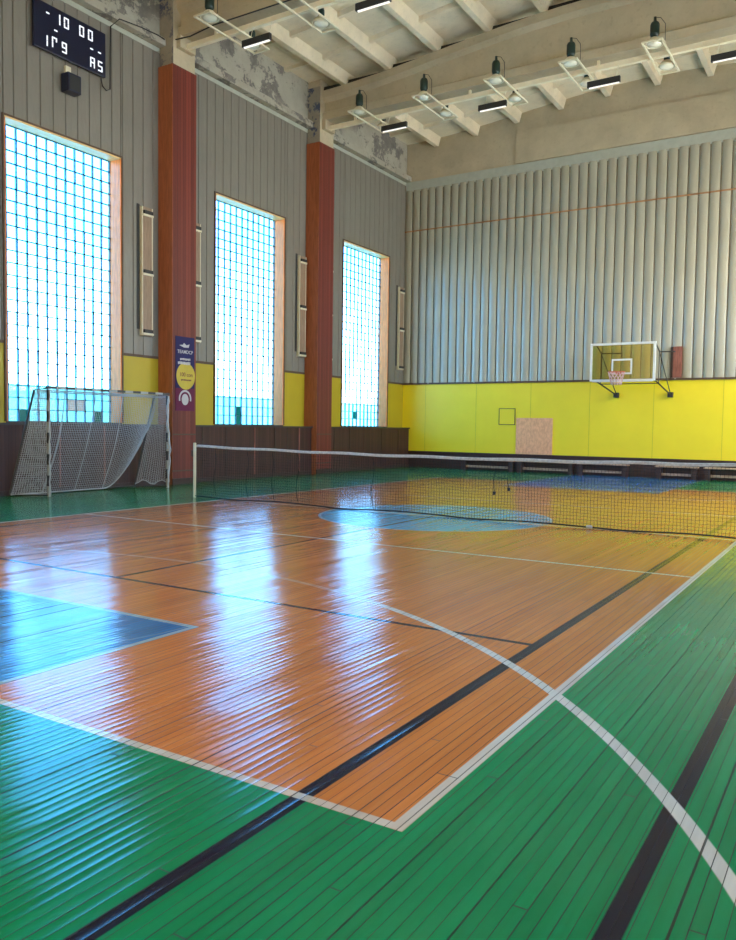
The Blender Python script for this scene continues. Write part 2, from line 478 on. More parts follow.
ce = MB()
xs = [XL-0.45 + i*(XR-XL+0.9)/48 for i in range(49)]
ce.grid([[(x, YF-0.4, rb(x)+0.28) for x in xs], [(x, YB+0.4, rb(x)+0.28) for x in xs]], 'rib')
ce.grid([[(x, YF-0.4, rb(x)+0.60) for x in xs], [(x, YB+0.4, rb(x)+0.60) for x in xs]], 'concrete')
RIB_X = [-12.75 + 1.437*k for k in range(11)]
for x in RIB_X:
    z0, z1 = rb(x), rb(x)+0.30
    for pr, mt in (([(x-0.16, z1), (x-0.075, z0), (x+0.075, z0), (x+0.16, z1)], 'rib'),):
        ce.grid([[(px, YF-0.1, pz) for px, pz in pr], [(px, YB-0.001, pz) for px, pz in pr]], mt, False)
for j in range(len(RIB_X)-1):
    a, b = RIB_X[j]+0.11, RIB_X[j+1]-0.11
    for bay in range(5):
        yb0 = COL_Y[0]-5.69 + 5.69*bay
        for t in (1.42, 2.845, 4.27):
            y = yb0+t
            if y > YB or y < YF: continue
            za, zb = rb(a)+0.29, rb(b)+0.29
            ce.grid([[(a, y-0.10, za), (a, y-0.05, za-0.11), (a, y+0.05, za-0.11), (a, y+0.10, za)],
                     [(b, y-0.10, zb), (b, y-0.05, zb-0.11), (b, y+0.05, zb-0.11), (b, y+0.10, zb)]], 'rib', False)
for a, b in ((XL-0.05, RIB_X[0]-0.11),):
    for bay in range(5):
        for t in (1.42, 2.845, 4.27):
            y = COL_Y[0]-5.69+5.69*bay+t
            if YF < y < YB: ce.box(a, b, y-0.06, y+0.06, rb(a)+0.19, rb(a)+0.5, 'rib')
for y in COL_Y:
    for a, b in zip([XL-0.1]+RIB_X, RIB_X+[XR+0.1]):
        ce.box(a, b, y-0.17, y+0.17, min(rb(a), rb(b))-0.02, min(rb(a), rb(b))+0.13, 'gapdark')  # dark strip painting the shadow gap between beam top and slab
struct(ce.build('ceiling'))


def beam(yc):
    m = MB(); xs = [XL+0.02 + i*(XR-XL-0.04)/40 for i in range(41)]; rows = []
    for x in xs:
        t = rb(x); b = 10.06
        pr = [(-0.20, b), (0.20, b), (0.20, b+0.20), (0.11, b+0.26), (0.11, t-0.30), (0.24, t-0.20), (0.24, t),
              (-0.24, t), (-0.24, t-0.20), (-0.11, t-0.30), (-0.11, b+0.26), (-0.20, b+0.20)]
        rows.append([(x, yc+dy, z) for dy, z in pr])
    m.grid(rows, 'concrete', False, True); m.face(rows[0], 'concrete'); m.face(rows[-1], 'concrete')
    return struct(m.build('ceiling_beam'))


for y in COL_Y: beam(y)


# ------------------------------------------------------------------ walls
def side_wall(name, X, s):
    """s = +1: faces +x (left wall); s = -1: faces -x"""
    m = MB(); d = lambda a: X + s*a               # a metres into the room

    def bx(a0, a1, y0, y1, z0, z1, mt): m.box(min(d(a0), d(a1)), max(d(a0), d(a1)), y0, y1, z0, z1, mt)
    edges = [YF] + [e for yc in WIN_Y for e in (yc-WW/2, yc+WW/2)] + [YB]
    for i in range(0, len(edges), 2): bx(-0.40, -0.06, edges[i], edges[i+1], 0, 11.6, 'concrete')
    for yc in WIN_Y:
        bx(-0.40, -0.06, yc-WW/2, yc+WW/2, 0, WZ0-0.02, 'concrete'); bx(-0.40, -0.06, yc-WW/2, yc+WW/2, WZ1+0.02, 11.6, 'concrete')

    def sid(y0, y1, z0, z1):                       # folded metal panels: flat faces with a narrow groove
        P = 0.29; row = []; n = int(math.floor(y0/P)); y = y0
        pts = [y0]
        while True:
            n += 1; g = n*P
            if g >= y1: break
            pts.append(g)
        pts.append(y1)
        for a, b in zip(pts[:-1], pts[1:]):
            w = b-a
            row += [(a, -0.03), (a+min(0.018, w*.3), 0.0), (b-min(0.018, w*.3), 0.006), (b, -0.03)]
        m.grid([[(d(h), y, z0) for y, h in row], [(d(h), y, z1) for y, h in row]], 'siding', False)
    for i in range(0, len(edges), 2):
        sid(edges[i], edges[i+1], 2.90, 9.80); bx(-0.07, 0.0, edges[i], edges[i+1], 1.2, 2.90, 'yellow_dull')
        bx(-0.05, 0.012, edges[i], edges[i+1], 2.875, 2.935, 'trim')
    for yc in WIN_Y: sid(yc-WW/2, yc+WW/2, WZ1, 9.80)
    bx(-0.05, 0.012, YF, YB, 9.74, 9.84, 'band')
    # concrete ring beam with flaking whitewash above the siding
    bx(-0.10, 0.010, YF, YB, 9.98, 11.6, 'peel'); o = struct(m.build(name))
    m = MB(); bx(-0.10, 0.20, YF, YB, 9.85, 10.02, 'peel'); struct(m.build('trim_%d' % (20 if s > 0 else 21)))
    return o


side_wall('wall_left', XL, 1); side_wall('wall_right', XR, -1)


def back_siding(m, z0, z1, seed):
    rnd = random.Random(seed); P = 0.29; nz = 26; n = int((XR-XL)/P)+1
    prof = [(0.0, -0.03), (0.03, 0.010), (0.11, 0.030), (0.45, 0.042), (0.82, 0.032), (0.93, 0.014), (0.975, -0.03), (1.0, -0.03)]
    for i in range(n):
        x0 = XL + i*P
        if x0+P > XR+0.01: break
        a = [rnd.uniform(-1, 1) for _ in range(6)]; rows = []
        for j in range(nz+1):
            z = z0+(z1-z0)*j/nz; zz = max(0.0, 1-(z-2.9)/4.5)
            k = 1 + 0.22*zz*(math.sin(z*2.3+a[0]*9)*a[1] + math.sin(z*4.9+a[2]*9)*a[3])
            sh = 0.05*zz*math.sin(z*1.7+a[4]*7)
            rows.append([(x0+P*min(max(t+sh*(t*(1-t)*4), 0), 1), YB-h*k, z) for t, h in prof])
        m.grid([r[1:6] for r in rows], 'siding_back', True)
        m.grid([r[:2] for r in rows], 'siding_back', False); m.grid([r[5:] for r in rows], 'seam', False)


wb_ = MB()
wb_.box(XL-0.4, XR+0.4, YB+0.02, YB+0.4, 0, 11.9, 'concrete')
back_siding(wb_, 2.90, 8.15, 3); back_siding(wb_, 8.15, 9.55, 5)
wb_.box(XL, XR, YB-0.02, YB+0.05, 9.50, 9.84, 'band')
wb_.box(XL, XR, YB-0.055, YB+0.05, 8.13, 8.17, 'rust')
wb_.box(XL, XR, YB-0.05, YB+0.05, 2.87, 2.93, 'trim')
wb_.box(XL, XR, YB-0.001, YB+0.05, 0.55, 2.87, 'yellow')
for k in range(9):
    x = -13.0 + 1.905*k
    wb_.box(x-0.006, x+0.006, YB-0.003, YB+0.02, 0.56, 2.87, 'joint')
wb_.box(XL, XR, YB-0.012, YB+0.05, 0.0, 0.55, 'darkwood')
wb_.box(XL, XR, YB-0.03, YB+0.05, 0.52, 0.57, 'darkwood')
wb_.box(-9.89, XR, YB-0.035, YB+0.05, 9.86, 10.86, 'concrete')
struct(wb_.build('wall_back'))
wf = MB()
wf.box(XL-0.4, XR+0.4, YF-0.4, YF, 0, 11.9, 'concrete')
wf.box(XL, XR, YF-0.02, YF+0.02, 0.0, 2.9, 'yellow')
struct(wf.build('wall_front'))


# ------------------------------------------------------------------ windows
GREEN = {0: [], 1: [(2, 0), (10, 0)], 2: [(5, 0), (5, 1)], 3: [(1, 0), (5, 1)]}
RED = {0: [], 1: [(7, 1), (8, 1)], 2: [], 3: []}


def window(i, X, s, num):
    yc = WIN_Y[i]; y0, y1 = yc-WW/2, yc+WW/2
    w = bpy.data.objects.new('window_%d' % num, None); COL.objects.link(w); w.location = (X, yc, WZ0); struct(w)
    d = lambda a: X + s*a

    def bx(m, a0, a1, ya, yb, z0, z1, mt): m.box(min(d(a0), d(a1)), max(d(a0), d(a1)), ya, yb, z0, z1, mt)
    fr = MB(); t = 0.03
    bx(fr, -0.38, 0.02, y0, y0+t, WZ0, WZ1, 'reveal'); bx(fr, -0.38, 0.02, y1-t, y1, WZ0, WZ1, 'reveal')
    bx(fr, -0.38, 0.02, y0, y1, WZ1-t, WZ1, 'lining')
    for a, b in ((y0-0.035, y0), (y1, y1+0.035)): bx(fr, -0.02, 0.035, a, b, WZ0, WZ1+0.035, 'trim')
    bx(fr, -0.02, 0.035, y0, y1, WZ1, WZ1+0.035, 'trim')
    fr.build('frame', w)
    sl = MB(); bx(sl, -0.40, 0.02, y0, y1, WZ0-0.03, WZ0, 'frame_dark'); sl.build('sill', w)
    ny, nz = 12, 24; ya, yb, za, zb = y0+t, y1-t, WZ0+0.0, WZ1-t
    py, pz = (yb-ya)/ny, (zb-za)/nz
    gl = MB(); xg = d(-0.34); rng = random.Random(40+num)
    for a in range(ny):
        for b in range(nz):
            mt = 'greenpane' if s > 0 and (a, b) in GREEN[i] else 'redpane' if s > 0 and (a, b) in RED[i] else 'pane'
            p = [(xg, ya+a*py, za+b*pz), (xg, ya+(a+1)*py, za+b*pz), (xg, ya+(a+1)*py, za+(b+1)*pz), (xg, ya+a*py, za+(b+1)*pz)]
            if mt != 'pane': gl.face(p, mt); continue
            e0, e1 = 0.07+0.10*rng.random(), 0.06+0.07*rng.random()      # the thick side walls of a block show as tinted edges
            ys = [ya+a*py, ya+(a+e0)*py, ya+(a+1-e1)*py, ya+(a+1)*py]
            for q, m_ in enumerate(('pane_edge', 'pane', 'pane_edge')):
                gl.face([(xg, ys[q], p[0][2]), (xg, ys[q+1], p[0][2]), (xg, ys[q+1], p[2][2]), (xg, ys[q], p[2][2])], m_)
    gl.build('glass_blocks', w, False)
    gr = MB(); rnd = random.Random(i)
    for a in range(ny+1):
        for b in range(nz):
            o_ = rnd.uniform(-0.004, 0.004); hw = 0.013*rnd.uniform(0.75, 1.3)
            bx(gr, -0.335, -0.30, ya+a*py-hw+o_, ya+a*py+hw+o_, za+b*pz, za+(b+1)*pz, 'joint_v')
            if rnd.random() < 0.45:
                bx(gr, -0.299, -0.296, ya+a*py-0.005+o_, ya+a*py+0.005+o_, za+b*pz, za+(b+1)*pz, 'mortar')
    for b in range(nz+1):
        bx(gr, -0.335, -0.29, ya, yb, za+b*pz-0.009, za+b*pz+0.009, 'mortar')
    gr.build('joints', w)
    return w


for i in range(4): window(i, XL, 1, i+1)
for i in range(4): window(i, XR, -1, i+5)


# ------------------------------------------------------------------ columns, radiator boarding, ledges
def column(yc):
    m = MB(); a, b = yc-0.37, yc+0.37
    m.box(XL-0.03, XL+0.45, a, b, 0.0, 9.42, 'red')
    m.box(XL-0.03, XL+0.448, a-0.012, a-0.001, 0.0, 9.41, 'side')
    m.box(XL+0.45, XL+0.462, a, b, 1.14, 1.17, 'trim'); m.box(XL+0.45, XL+0.465, a-0.01, b+0.01, 0.30, 0.33, 'trim')
    m.box(XL+0.45, XL+0.47, a-0.012, b+0.012, 0.0, 0.14, 'darkwood')
    m.box(XL-0.03, XL+0.43, a+0.03, b-0.03, 9.42, rb(XL)+0.3, 'concrete')
    m.box(XL+0.005, XL+0.432, a+0.025, a+0.029, 9.42, rb(XL)+0.1, 'bluepaint')
    m.box(XL+0.05, XL+0.55, yc-0.24, yc+0.24, 9.80, 10.07, 'concrete')
    return struct(m.build('column'))


for y in COL_Y: column(y)


def boarding(y0, y1, idx):
    m = MB()
    m.box(XL-0.05, XL+0.27, y0, y1, 0.0, 1.33, 'wainscot')
    m.box(XL-0.30, XL+0.32, y0, y1, 1.33, 1.375, 'frame_dark')
    m.box(XL+0.27, XL+0.285, y0, y1, 0.0, 0.10, 'darkwood')
    rnd = random.Random(idx); y = y0+0.4
    while y < y1-0.2:
        m.box(XL+0.27, XL+0.282, y, y+0.035, 0.1, 1.33, rnd.choice(('darkwood', 'brownboard', 'darkwood')))
        y += rnd.choice((0.55, 0.85, 1.1))
    return struct(m.build('trim_%d' % idx))


seg = [YF] + [e for y in COL_Y for e in (y-0.37, y+0.37)] + [YB-0.02]
for n, i in enumerate(range(0, len(seg), 2)): boarding(seg[i], seg[i+1], n+1)

# ------------------------------------------------------------------ handball goal
GX, GY0, GY1 = -12.95, 9.58, 12.58


def striped(p, q, n, r, m, first=0):
    p, q = Vector(p), Vector(q)
    for k in range(n):
        m.tube([p+(q-p)*k/n, p+(q-p)*(k+1)/n], r, 'black' if (k+first) % 2 == 0 else 'postwhite', 4 if r > 0.03 else 6)


goal = thing('handball_goal', (GX, (GY0+GY1)/2, 0), 'handball goal with striped posts and drooping white net against the wall', 'goal')
m = MB(); striped((GX, GY0, 0), (GX, GY0, 2.0), 10, 0.034, m, 1); m.build('post', goal)['label'] = 'left black and white striped post'
m = MB(); striped((GX, GY1, 0), (GX, GY1, 2.0), 10, 0.034, m, 1); m.build('post', goal)['label'] = 'right black and white striped post'
m = MB(); striped((GX, GY0-0.04, 2.04), (GX, GY1+0.04, 2.04), 15, 0.032, m); m.build('crossbar', goal)
SK = 0.42
for yy in (GY0, GY1):
    m = MB(); m.tube([(GX, yy, 2.03), (GX-0.38, yy-0.03, 2.0), (GX-0.58, yy-SK, 0.03), (GX, yy, 0.03)], 0.020, 'darkmetal', 8); m.build('side_frame', goal)
m = MB(); m.tube([(GX-0.58, GY0-SK, 0.03), (GX-0.58, GY1-SK, 0.03)], 0.016, 'darkmetal'); m.build('back_bar', goal)
m = MB(); m.tube([(GX-0.38, GY0, 2.0), (GX-0.38, GY1, 2.0)], 0.012, 'net_white'); m.build('back_bar', goal)


def net_surface(P, nu, nv, r, mat, m, skip=None):
    """cords along both directions of the patch P(u, v)"""
    for a in range(nu+1):
        pts = [P(a/nu, v/12) for v in range(13)]; m.tube(pts, r, mat, 4, False)
    for b in range(nv+1):
        pts = [P(u/14, b/nv) for u in range(15)]; m.tube(pts, r, mat, 4, False)


def hem(y):
    t = max(0.0, (y-11.75)/0.83); return 0.03 + 1.0*min(1, t)**1.7


def backnet(u, v):
    y = GY0 + u*(GY1-GY0); z = 2.0 + (hem(y)-2.0)*v
    bulge = 0.10*math.sin(PI*v)*(1+0.4*math.sin(u*9))
    return Vector((GX-0.38-0.17*v+bulge, y-SK*v*(2.0-z)/2.0/max(v, 0.01), z))


m = MB(); net_surface(backnet, 66, 44, 0.0030, 'net_white', m)
for yy in (0.22, 0.47, 0.70):
    m.tube([backnet(yy, v/10) for v in range(11)], 0.010, 'net_white', 5, False)
m.tube([backnet(u/30, 1) for u in range(31)], 0.014, 'net_white', 5, False); m.build('back_net', goal)
m = MB(); net_surface(lambda u, v: Vector((GX-0.38*v, GY0+u*(GY1-GY0), 2.01-0.06*math.sin(PI*v))), 66, 8, 0.0028, 'net_white', m); m.build('top_net', goal)
for yy, sg, lab in ((GY0, -1, 0), (GY1, 1, 1)):
    def sidenet(u, v, yy=yy, sg=sg, lab=lab):
        z = 2.0*(1-v) + (0.04 if not lab else 0.12+0.05*math.sin(u*11))*v
        return Vector((GX-0.02-u*(0.36+0.20*v), yy-u*SK*v-(0.0 if not lab else 0.03*math.sin(v*7)*(1-u)), z))
    m = MB(); net_surface(sidenet, 14, 50, 0.0040, 'net_white', m)
    m.tube([sidenet(0, v/16)+Vector((0.05, 0.012*math.sin(v*2.1), 0)) for v in range(17)], 0.014 if not lab else 0.026, 'net_white', 6, True,
           None if not lab else [0.018+0.014*abs(math.sin(v*1.7)) for v in range(17)])
    m.tube([sidenet(u/8, 1) for u in range(9)], 0.012, 'net_white', 5); m.build('side_net', goal)

# ------------------------------------------------------------------ tennis net
NX0, NX1 = -10.86, -0.60
net = thing('tennis_net', ((NX0+NX1)/2, YC, 0), 'long black tennis net with white top tape across the orange court', 'net')


def ntop(x):
    t = (x-NX0)/(NX1-NX0); return 1.0 - 0.05*math.sin(PI*t) + 0.006*math.sin(x*4)


def nwave(x, z): return 0.035*math.sin(x*1.9)*(1-z) + 0.015*math.sin(x*5.3+z*3)


for xx in (NX0, NX1):
    m = MB(); m.tube([(xx, YC, 0.0), (xx, YC, 1.04)], 0.028, 'cream', 10); m.build('post', net)
    m = MB(); m.tube([(xx-0.05*(1 if xx < XC else -1), YC, 0.78), (xx-0.05*(1 if xx < XC else -1), YC, 0.90)], 0.03, 'darkmetal', 8); m.build('winch', net)
m = MB(); n = 120
for side in (0, 1):
    rows = []
    for k in range(n+1):
        x = NX0+0.04+(NX1-NX0-0.08)*k/n; z = ntop(x); y = YC+nwave(x, 1)
        rows.append([(x, y-0.012, z-0.042), (x, y-0.014, z-0.01), (x, y, z+0.004), (x, y+0.014, z-0.01), (x, y+0.012, z-0.042)])
m.grid(rows, 'tape', True); m.build('top_tape', net)


def netp(x, z):
    return Vector((x, YC+nwave(x, z), z))


m = MB(); CELL = 0.048; nx = int((NX1-NX0-0.12)/CELL)
for k in range(nx+1):
    x = NX0+0.06+CELL*k
    zt = ntop(x)-0.05; zb = 0.025+0.012*math.sin(x*2.7)
    m.tube([netp(x+0.006*math.sin(q*2.2+k*0.8), zb+(zt-zb)*q/5) for q in range(6)], 0.0028, 'net_black', 4, False)
for j in range(20):
    pts = []
    for k in range(91):
        x = NX0+0.06+(nx*CELL)*k/90; zt = ntop(x)-0.05; zb = 0.025+0.012*math.sin(x*2.7)
        pts.append(netp(x, zb+(zt-zb)*j/19.0+0.004*math.sin(x*6+j)))
    m.tube(pts, 0.0023, 'net_black', 4, False)
m.build('mesh', net)
m = MB(); m.tube([(NX0+0.06+(nx*CELL)*k/120, YC+nwave(NX0+0.06+(nx*CELL)*k/120, 0), 0.022+0.012*math.sin((NX0+(nx*CELL)*k/120)*2.7)) for k in range(121)], 0.011, 'net_black', 6); m.build('bottom_cord', net)
m = MB(); m.tube([(-3.30, YC-0.05, 0.03), (-3.22, YC-0.05, 0.03)], 0.022, 'net_white', 6); m.build('knot', net)
for x in (NX0+0.55, NX0+1.3, NX0+1.9, NX0+2.45, NX0+4.0):
    m = MB(); m.tube([netp(x+0.02*math.sin(q)*1.5, ntop(x)-0.06-(0.85)*q/7)+Vector((0, -0.02, 0)) for q in range(8)], 0.006, 'net_black', 5); m.build('lacing', net)
for pts in ([(-4.69, 0.80), (-4.72, 0.63), (-4.71, 0.43)], [(-4.66, 0.66), (-4.50, 0.65), (-4.48, 0.50)]):
    m = MB(); m.tube([(x, YC-0.04, z) for x, z in pts], 0.007, 'net_black', 6)
    m.tube([(pts[-1][0], YC-0.04, pts[-1][1]+0.02), (pts[-1][0], YC-0.04, pts[-1][1]-0.03)], 0.020, 'net_black', 8); m.build('hanging_cord', net)

# ------------------------------------------------------------------ basketball hoop on the back wall
BX0, BX1, BY, BZ0, BZ1 = -6.89, -5.06, 23.30, 2.79, 3.88
bc = (BX0+BX1)/2
hoop = thing('basketball_hoop', (bc, YB, 2.45), 'basketball hoop with clear white framed backboard on wall brackets', 'basketball hoop')
m = MB(); t = 0.065
m.box(BX0, BX0+t, BY-0.02, BY+0.03, BZ0, BZ1, 'white'); m.box(BX1-t, BX1, BY-0.02, BY+0.03, BZ0, BZ1, 'white')
m.box(BX0+t, BX1-t, BY-0.02, BY+0.03, BZ1-t, BZ1, 'white'); m.box(BX0+t, BX1-t, BY-0.02, BY+0.03, BZ0-0.02, BZ0+t*0.8, 'white'); m.build('board_frame', hoop)
m = MB(); m.box(BX0+t, BX1-t, BY-0.004, BY+0.010, BZ0+t*0.8, BZ1-t, 'board'); m.build('backboard', hoop)
m = MB(); t2 = 0.05; a, b, c, e = bc-0.30, bc+0.28, 2.98, 3.42
m.box(a, a+t2, BY-0.010, BY-0.005, c, e, 'white'); m.box(b-t2, b, BY-0.010, BY-0.005, c, e, 'white')
m.box(a+t2, b-t2, BY-0.010, BY-0.005, e-t2, e, 'white'); m.box(a+t2, b-t2, BY-0.010, BY-0.005, c, c+t2, 'white'); m.build('target_square', hoop)
rc = (bc-0.05, BY-0.40, 3.02)
m = MB(); m.tube([(rc[0]+0.225*math.cos(2*PI*k/28), rc[1]+0.225*math.sin(2*PI*k/28), rc[2]) for k in range(29)], 0.012, 'orange', 8, False)
m.box(rc[0]-0.08, rc[0]+0.08, BY-0.19, BY-0.012, rc[2]-0.05, rc[2]+0.012, 'orange'); m.build('rim', hoop)
m = MB()
for k in range(12):
    for sg in (1, -1):
        pts = []
        for q in range(7):
            tq = q/6; r = 0.225*(1-0.45*tq+0.05*tq*tq); an = 2*PI*(k/12)+sg*tq*1.1
            pts.append((rc[0]+r*math.cos(an), rc[1]+r*math.sin(an), rc[2]-0.36*tq))
        m.tube(pts, 0.010, 'pinknet', 5, False)
m.build('hoop_net', hoop)
yw = YB-0.10
for xw, xb in ((-6.46, BX0+0.16), (-4.90, BX1-0.02)):
    m = MB(); m.box(xw-0.07, xw+0.07, YB-0.16, YB-0.001, 2.37, 2.52, 'black'); bevel(m.build('wall_bracket', hoop), 0.01)
    m = MB(); m.tube([(xw, yw, 2.45), (xb, BY+0.03, BZ0+0.02)], 0.022, 'darkmetal'); m.build('lower_arm', hoop)
    m = MB(); m.tube([(xw, yw, 2.48), (xb, BY+0.55, 3.62)], 0.014, 'darkmetal'); m.build('brace', hoop)
    m = MB(); m.tube([(xb, BY+0.03, BZ1-0.05), (xb, BY+0.55, 3.64), (xw+0.1, YB-0.03, 3.70)], 0.020, 'darkmetal'); m.build('upper_arm', hoop)
    m = MB(); m.tube([(xb, BY+0.55, 3.63), (xb, BY+0.55, 2.74)], 0.013, 'darkmetal'); m.build('upright', hoop)
m = MB(); m.tube([(BX0+0.16, BY+0.55, 2.74), (BX1-0.02, BY+0.55, 2.74)], 0.014, 'darkmetal'); m.build('cross_rod', hoop)

m = MB(); m.box(-4.86, -4.62, YB-0.09, YB-0.02, 2.94, 3.84, 'brownboard'); m.box(-4.93, -4.85, YB-0.08, YB-0.02, 2.94, 3.84, 'darkwood')
tag(bevel(m.build('wall_board')), 'short red brown upright board fixed to siding right of the hoop', 'board')
m = MB(); m.box(-9.66, -8.44, YB-0.022, YB-0.002, 0.57, 1.74, 'ply')
tag(bevel(m.build('plywood_sheet'), 0.003, 1), 'square bare plywood sheet on the yellow back wall', 'plywood')
hatch = thing('wall_hatch', (-9.98, YB, 1.53), 'small square hatch with dark outline in the yellow wall', 'hatch')
m = MB(); m.box(-10.25, -9.72, YB-0.010, YB-0.002, 1.53, 2.03, 'yellow'); m.build('hatch_door', hatch)
m = MB(); w = 0.022
m.box(-10.27, -10.25+w-0.02, YB-0.016, YB-0.002, 1.51, 2.05, 'trim'); m.box(-9.72-w+0.02, -9.70, YB-0.016, YB-0.002, 1.51, 2.05, 'trim')
m.box(-10.25, -9.72, YB-0.016, YB-0.002, 1.51, 1.53, 'trim'); m.box(-10.25, -9.72, YB-0.016, YB-0.002, 2.03, 2.05, 'trim'); m.build('hatch_frame', hatch)

# ------------------------------------------------------------------ low benches along the back wall
BEN = [(-11.36, -9.50, 'low wooden gym bench nearest the left corner of the back wall'),
       (-9.40, -7.56, 'low wooden gym bench below the plywood sheet on back wall'),
       (-7.46, -5.94, 'low wooden gym bench below the basketball hoop'),
       (-5.16, -4.00, 'short low wooden gym bench below right bracket of the hoop'),
       (-3.84, -2.00, 'low wooden gym bench cut by the right edge of the photo')]
for x0, x1, lab in BEN:
    b = thing('gym_bench', ((x0+x1)/2, 24.25, 0), lab, 'bench', 'gym benches along the back wall')
    m = MB(); m.box(x0, x1, 24.10, 24.40, 0.34, 0.38, 'bench'); bevel(m.build('seat', b), 0.006)
    m = MB(); m.box(x0+0.12, x1-0.12, 24.22, 24.27, 0.10, 0.17, 'bench'); m.build('stretcher', b)
    m = MB(); m.box(x0+0.1, x1-0.1, 24.32, 24.35, 0.20, 0.34, 'darkwood'); m.build('apron', b)
    for xa in (x0+0.03, x1-0.17):
        m = MB(); m.box(xa, xa+0.14, 24.12, 24.38, 0.0, 0.34, 'darkwood'); bevel(m.build('leg', b), 0.006)

# ------------------------------------------------------------------ scoreboard, siren and its cable
SY0, SY1, SZ0, SZ1 = 9.93, 11.63, 8.575, 9.47
SX = XL+0.13
sb = thing('scoreboard', (XL, (SY0+SY1)/2, SZ0), 'dark navy electronic scoreboard with lit white digits', 'scoreboard')
m = MB(); m.box(XL+0.06, SX, SY0, SY1, SZ0, SZ1, 'navy'); bevel(m.build('case', sb), 0.012)
for yy in (SY0+0.3, SY1-0.3):
    m = MB(); m.box(XL+0.0125, XL+0.06, yy-0.04, yy+0.04, SZ0+0.2, SZ1-0.2, 'darkmetal'); m.build('bracket', sb)
SEG = {'1': 'bc', '0': 'abcdef', '-': 'g', '9': 'abcfgd', 'A': 'abcefg', '5': 'acdfg', 'r': 'aefB'}


def digit(ch, u, v):
    w, h, t = 0.115, 0.205, 0.026; cy, cz = SY0+u*(SY1-SY0), SZ0+v*(SZ1-SZ0)
    R = {'a': (-w/2, w/2, h/2-t, h/2), 'd': (-w/2, w/2, -h/2, -h/2+t), 'g': (-w/2, w/2, -t/2, t/2), 'f': (-w/2, -w/2+t, 0, h/2), 'e': (-w/2, -w/2+t, -h/2, 0),
         'b': (w/2-t, w/2, 0, h/2), 'c': (w/2-t, w/2, -h/2, 0), 'B': (w/2-t, w/2, 0.02, h/2)}
    m = MB()
    for q in SEG[ch]:
        if ch == '1': y0, y1 = -t/2, t/2; z0, z1 = R[q][2], R[q][3]
        elif ch == '-': y0, y1, z0, z1 = -0.04, 0.04, -t/2, t/2
        else: y0, y1, z0, z1 = R[q]
        g = 0.004
        m.box(SX+0.001, SX+0.006, cy+y0+(g if y1-y0 > .05 else 0), cy+y1-(g if y1-y0 > .05 else 0), cz+z0+(g if z1-z0 > .05 else 0), cz+z1-(g if z1-z0 > .05 else 0), 'led')
    m.build('digit' if ch != '-' else 'dash', sb)


for ch, u, v in (('-', .18, .80), ('1', .34, .78), ('0', .43, .78), ('0', .644, .777), ('0', .77, .786), ('-', .286, .51), ('1', .17, .21), ('r', .267, .24),
                 ('9', .40, .23), ('-', .787, .50), ('-', .905, .50), ('A', .80, .205), ('5', .914, .20)): digit(ch, u, v)
sr = thing('speaker_box', (XL, 10.85, 7.98), 'small dark blue speaker box hung below the scoreboard', 'speaker')
m = MB(); m.box(XL+0.03, XL+0.25, 10.60, 10.92, 7.95, 8.31, 'navy'); bevel(m.build('case', sr), 0.015)
m = MB(); m.box(XL+0.252, XL+0.256, 10.64, 10.88, 7.99, 8.27, 'black'); m.build('grille', sr)
m = MB(); m.box(XL+0.003, XL+0.06, 10.70, 10.82, 8.27, 8.50, 'cream'); m.build('mount', sr)
pts = [(XL+0.06, 11.57, 8.565), (XL+0.06, 11.60, 8.42), (XL+0.06, 11.70, 8.36), (XL+0.06, 11.80, 8.42), (XL+0.055, 11.81, 9.2), (XL+0.06, 11.82, 9.72),
       (XL+0.24, 11.90, 9.86), (XL+0.24, 12.5, 9.94), (XL+0.23, 13.0, 9.98), (XL+0.22, 13.19, 9.97)]
m = MB(); m.tube(pts, 0.014, 'black', 6); tag(m.build('cable'), 'black cable looping from scoreboard up along the concrete ledge', 'cable')


# ------------------------------------------------------------------ tall narrow panels beside the columns
def panel(yc, label):
    p = thing('wall_panel', (XL, yc, 3.36), label, 'wall panel', 'tall narrow panels beside the columns')
    m = MB()
    m.box(XL+0.01, XL+0.09, yc-0.15, yc+0.15, 3.36, 6.20, 'panel'); m.build('face', p)
    for a in (-0.155, 0.135): 
        m = MB(); m.box(XL+0.01, XL+0.10, yc+a, yc+a+0.02, 3.36, 6.20, 'cream'); m.build('edge_strip', p)
    for z in (3.46, 4.78, 6.08):
        m = MB(); m.box(XL+0.09, XL+0.15, yc-0.12, yc+0.12, z-0.035, z+0.035, 'black'); m.box(XL+0.09, XL+0.135, yc-0.15, yc+0.15, z-0.085, z-0.04, 'cream'); m.build('clip', p)
    m = MB(); m.box(XL+0.004, XL+0.02, yc-0.23, yc-0.16, 3.5, 6.25, 'black'); m.build('back_strip', p)
    return p


for yc, lab in ((12.80, 'tall narrow pale panel between the large window and red column'), (14.33, 'tall narrow panel hidden right behind the nearer red column'),
                (18.62, 'tall narrow pale panel left of the farther red column'), (19.95, 'tall narrow panel right of the farther red column'),
                (24.35, 'tall narrow pale panel beside the far left corner')): panel(yc, lab)

# ------------------------------------------------------------------ banner on the nearer column
bx_ = XL+0.45+0.012
ban = thing('banner', (bx_, 13.60, 1.70), 'narrow dark blue vertical banner with yellow disc on column', 'banner')
m = MB(); m.box(XL+0.452, bx_, 13.30, 13.90, 2.22, 3.40, 'ban_blue'); m.box(XL+0.452, bx_, 13.30, 13.90, 1.70, 2.22, 'ban_mag'); m.build('sheet', ban)


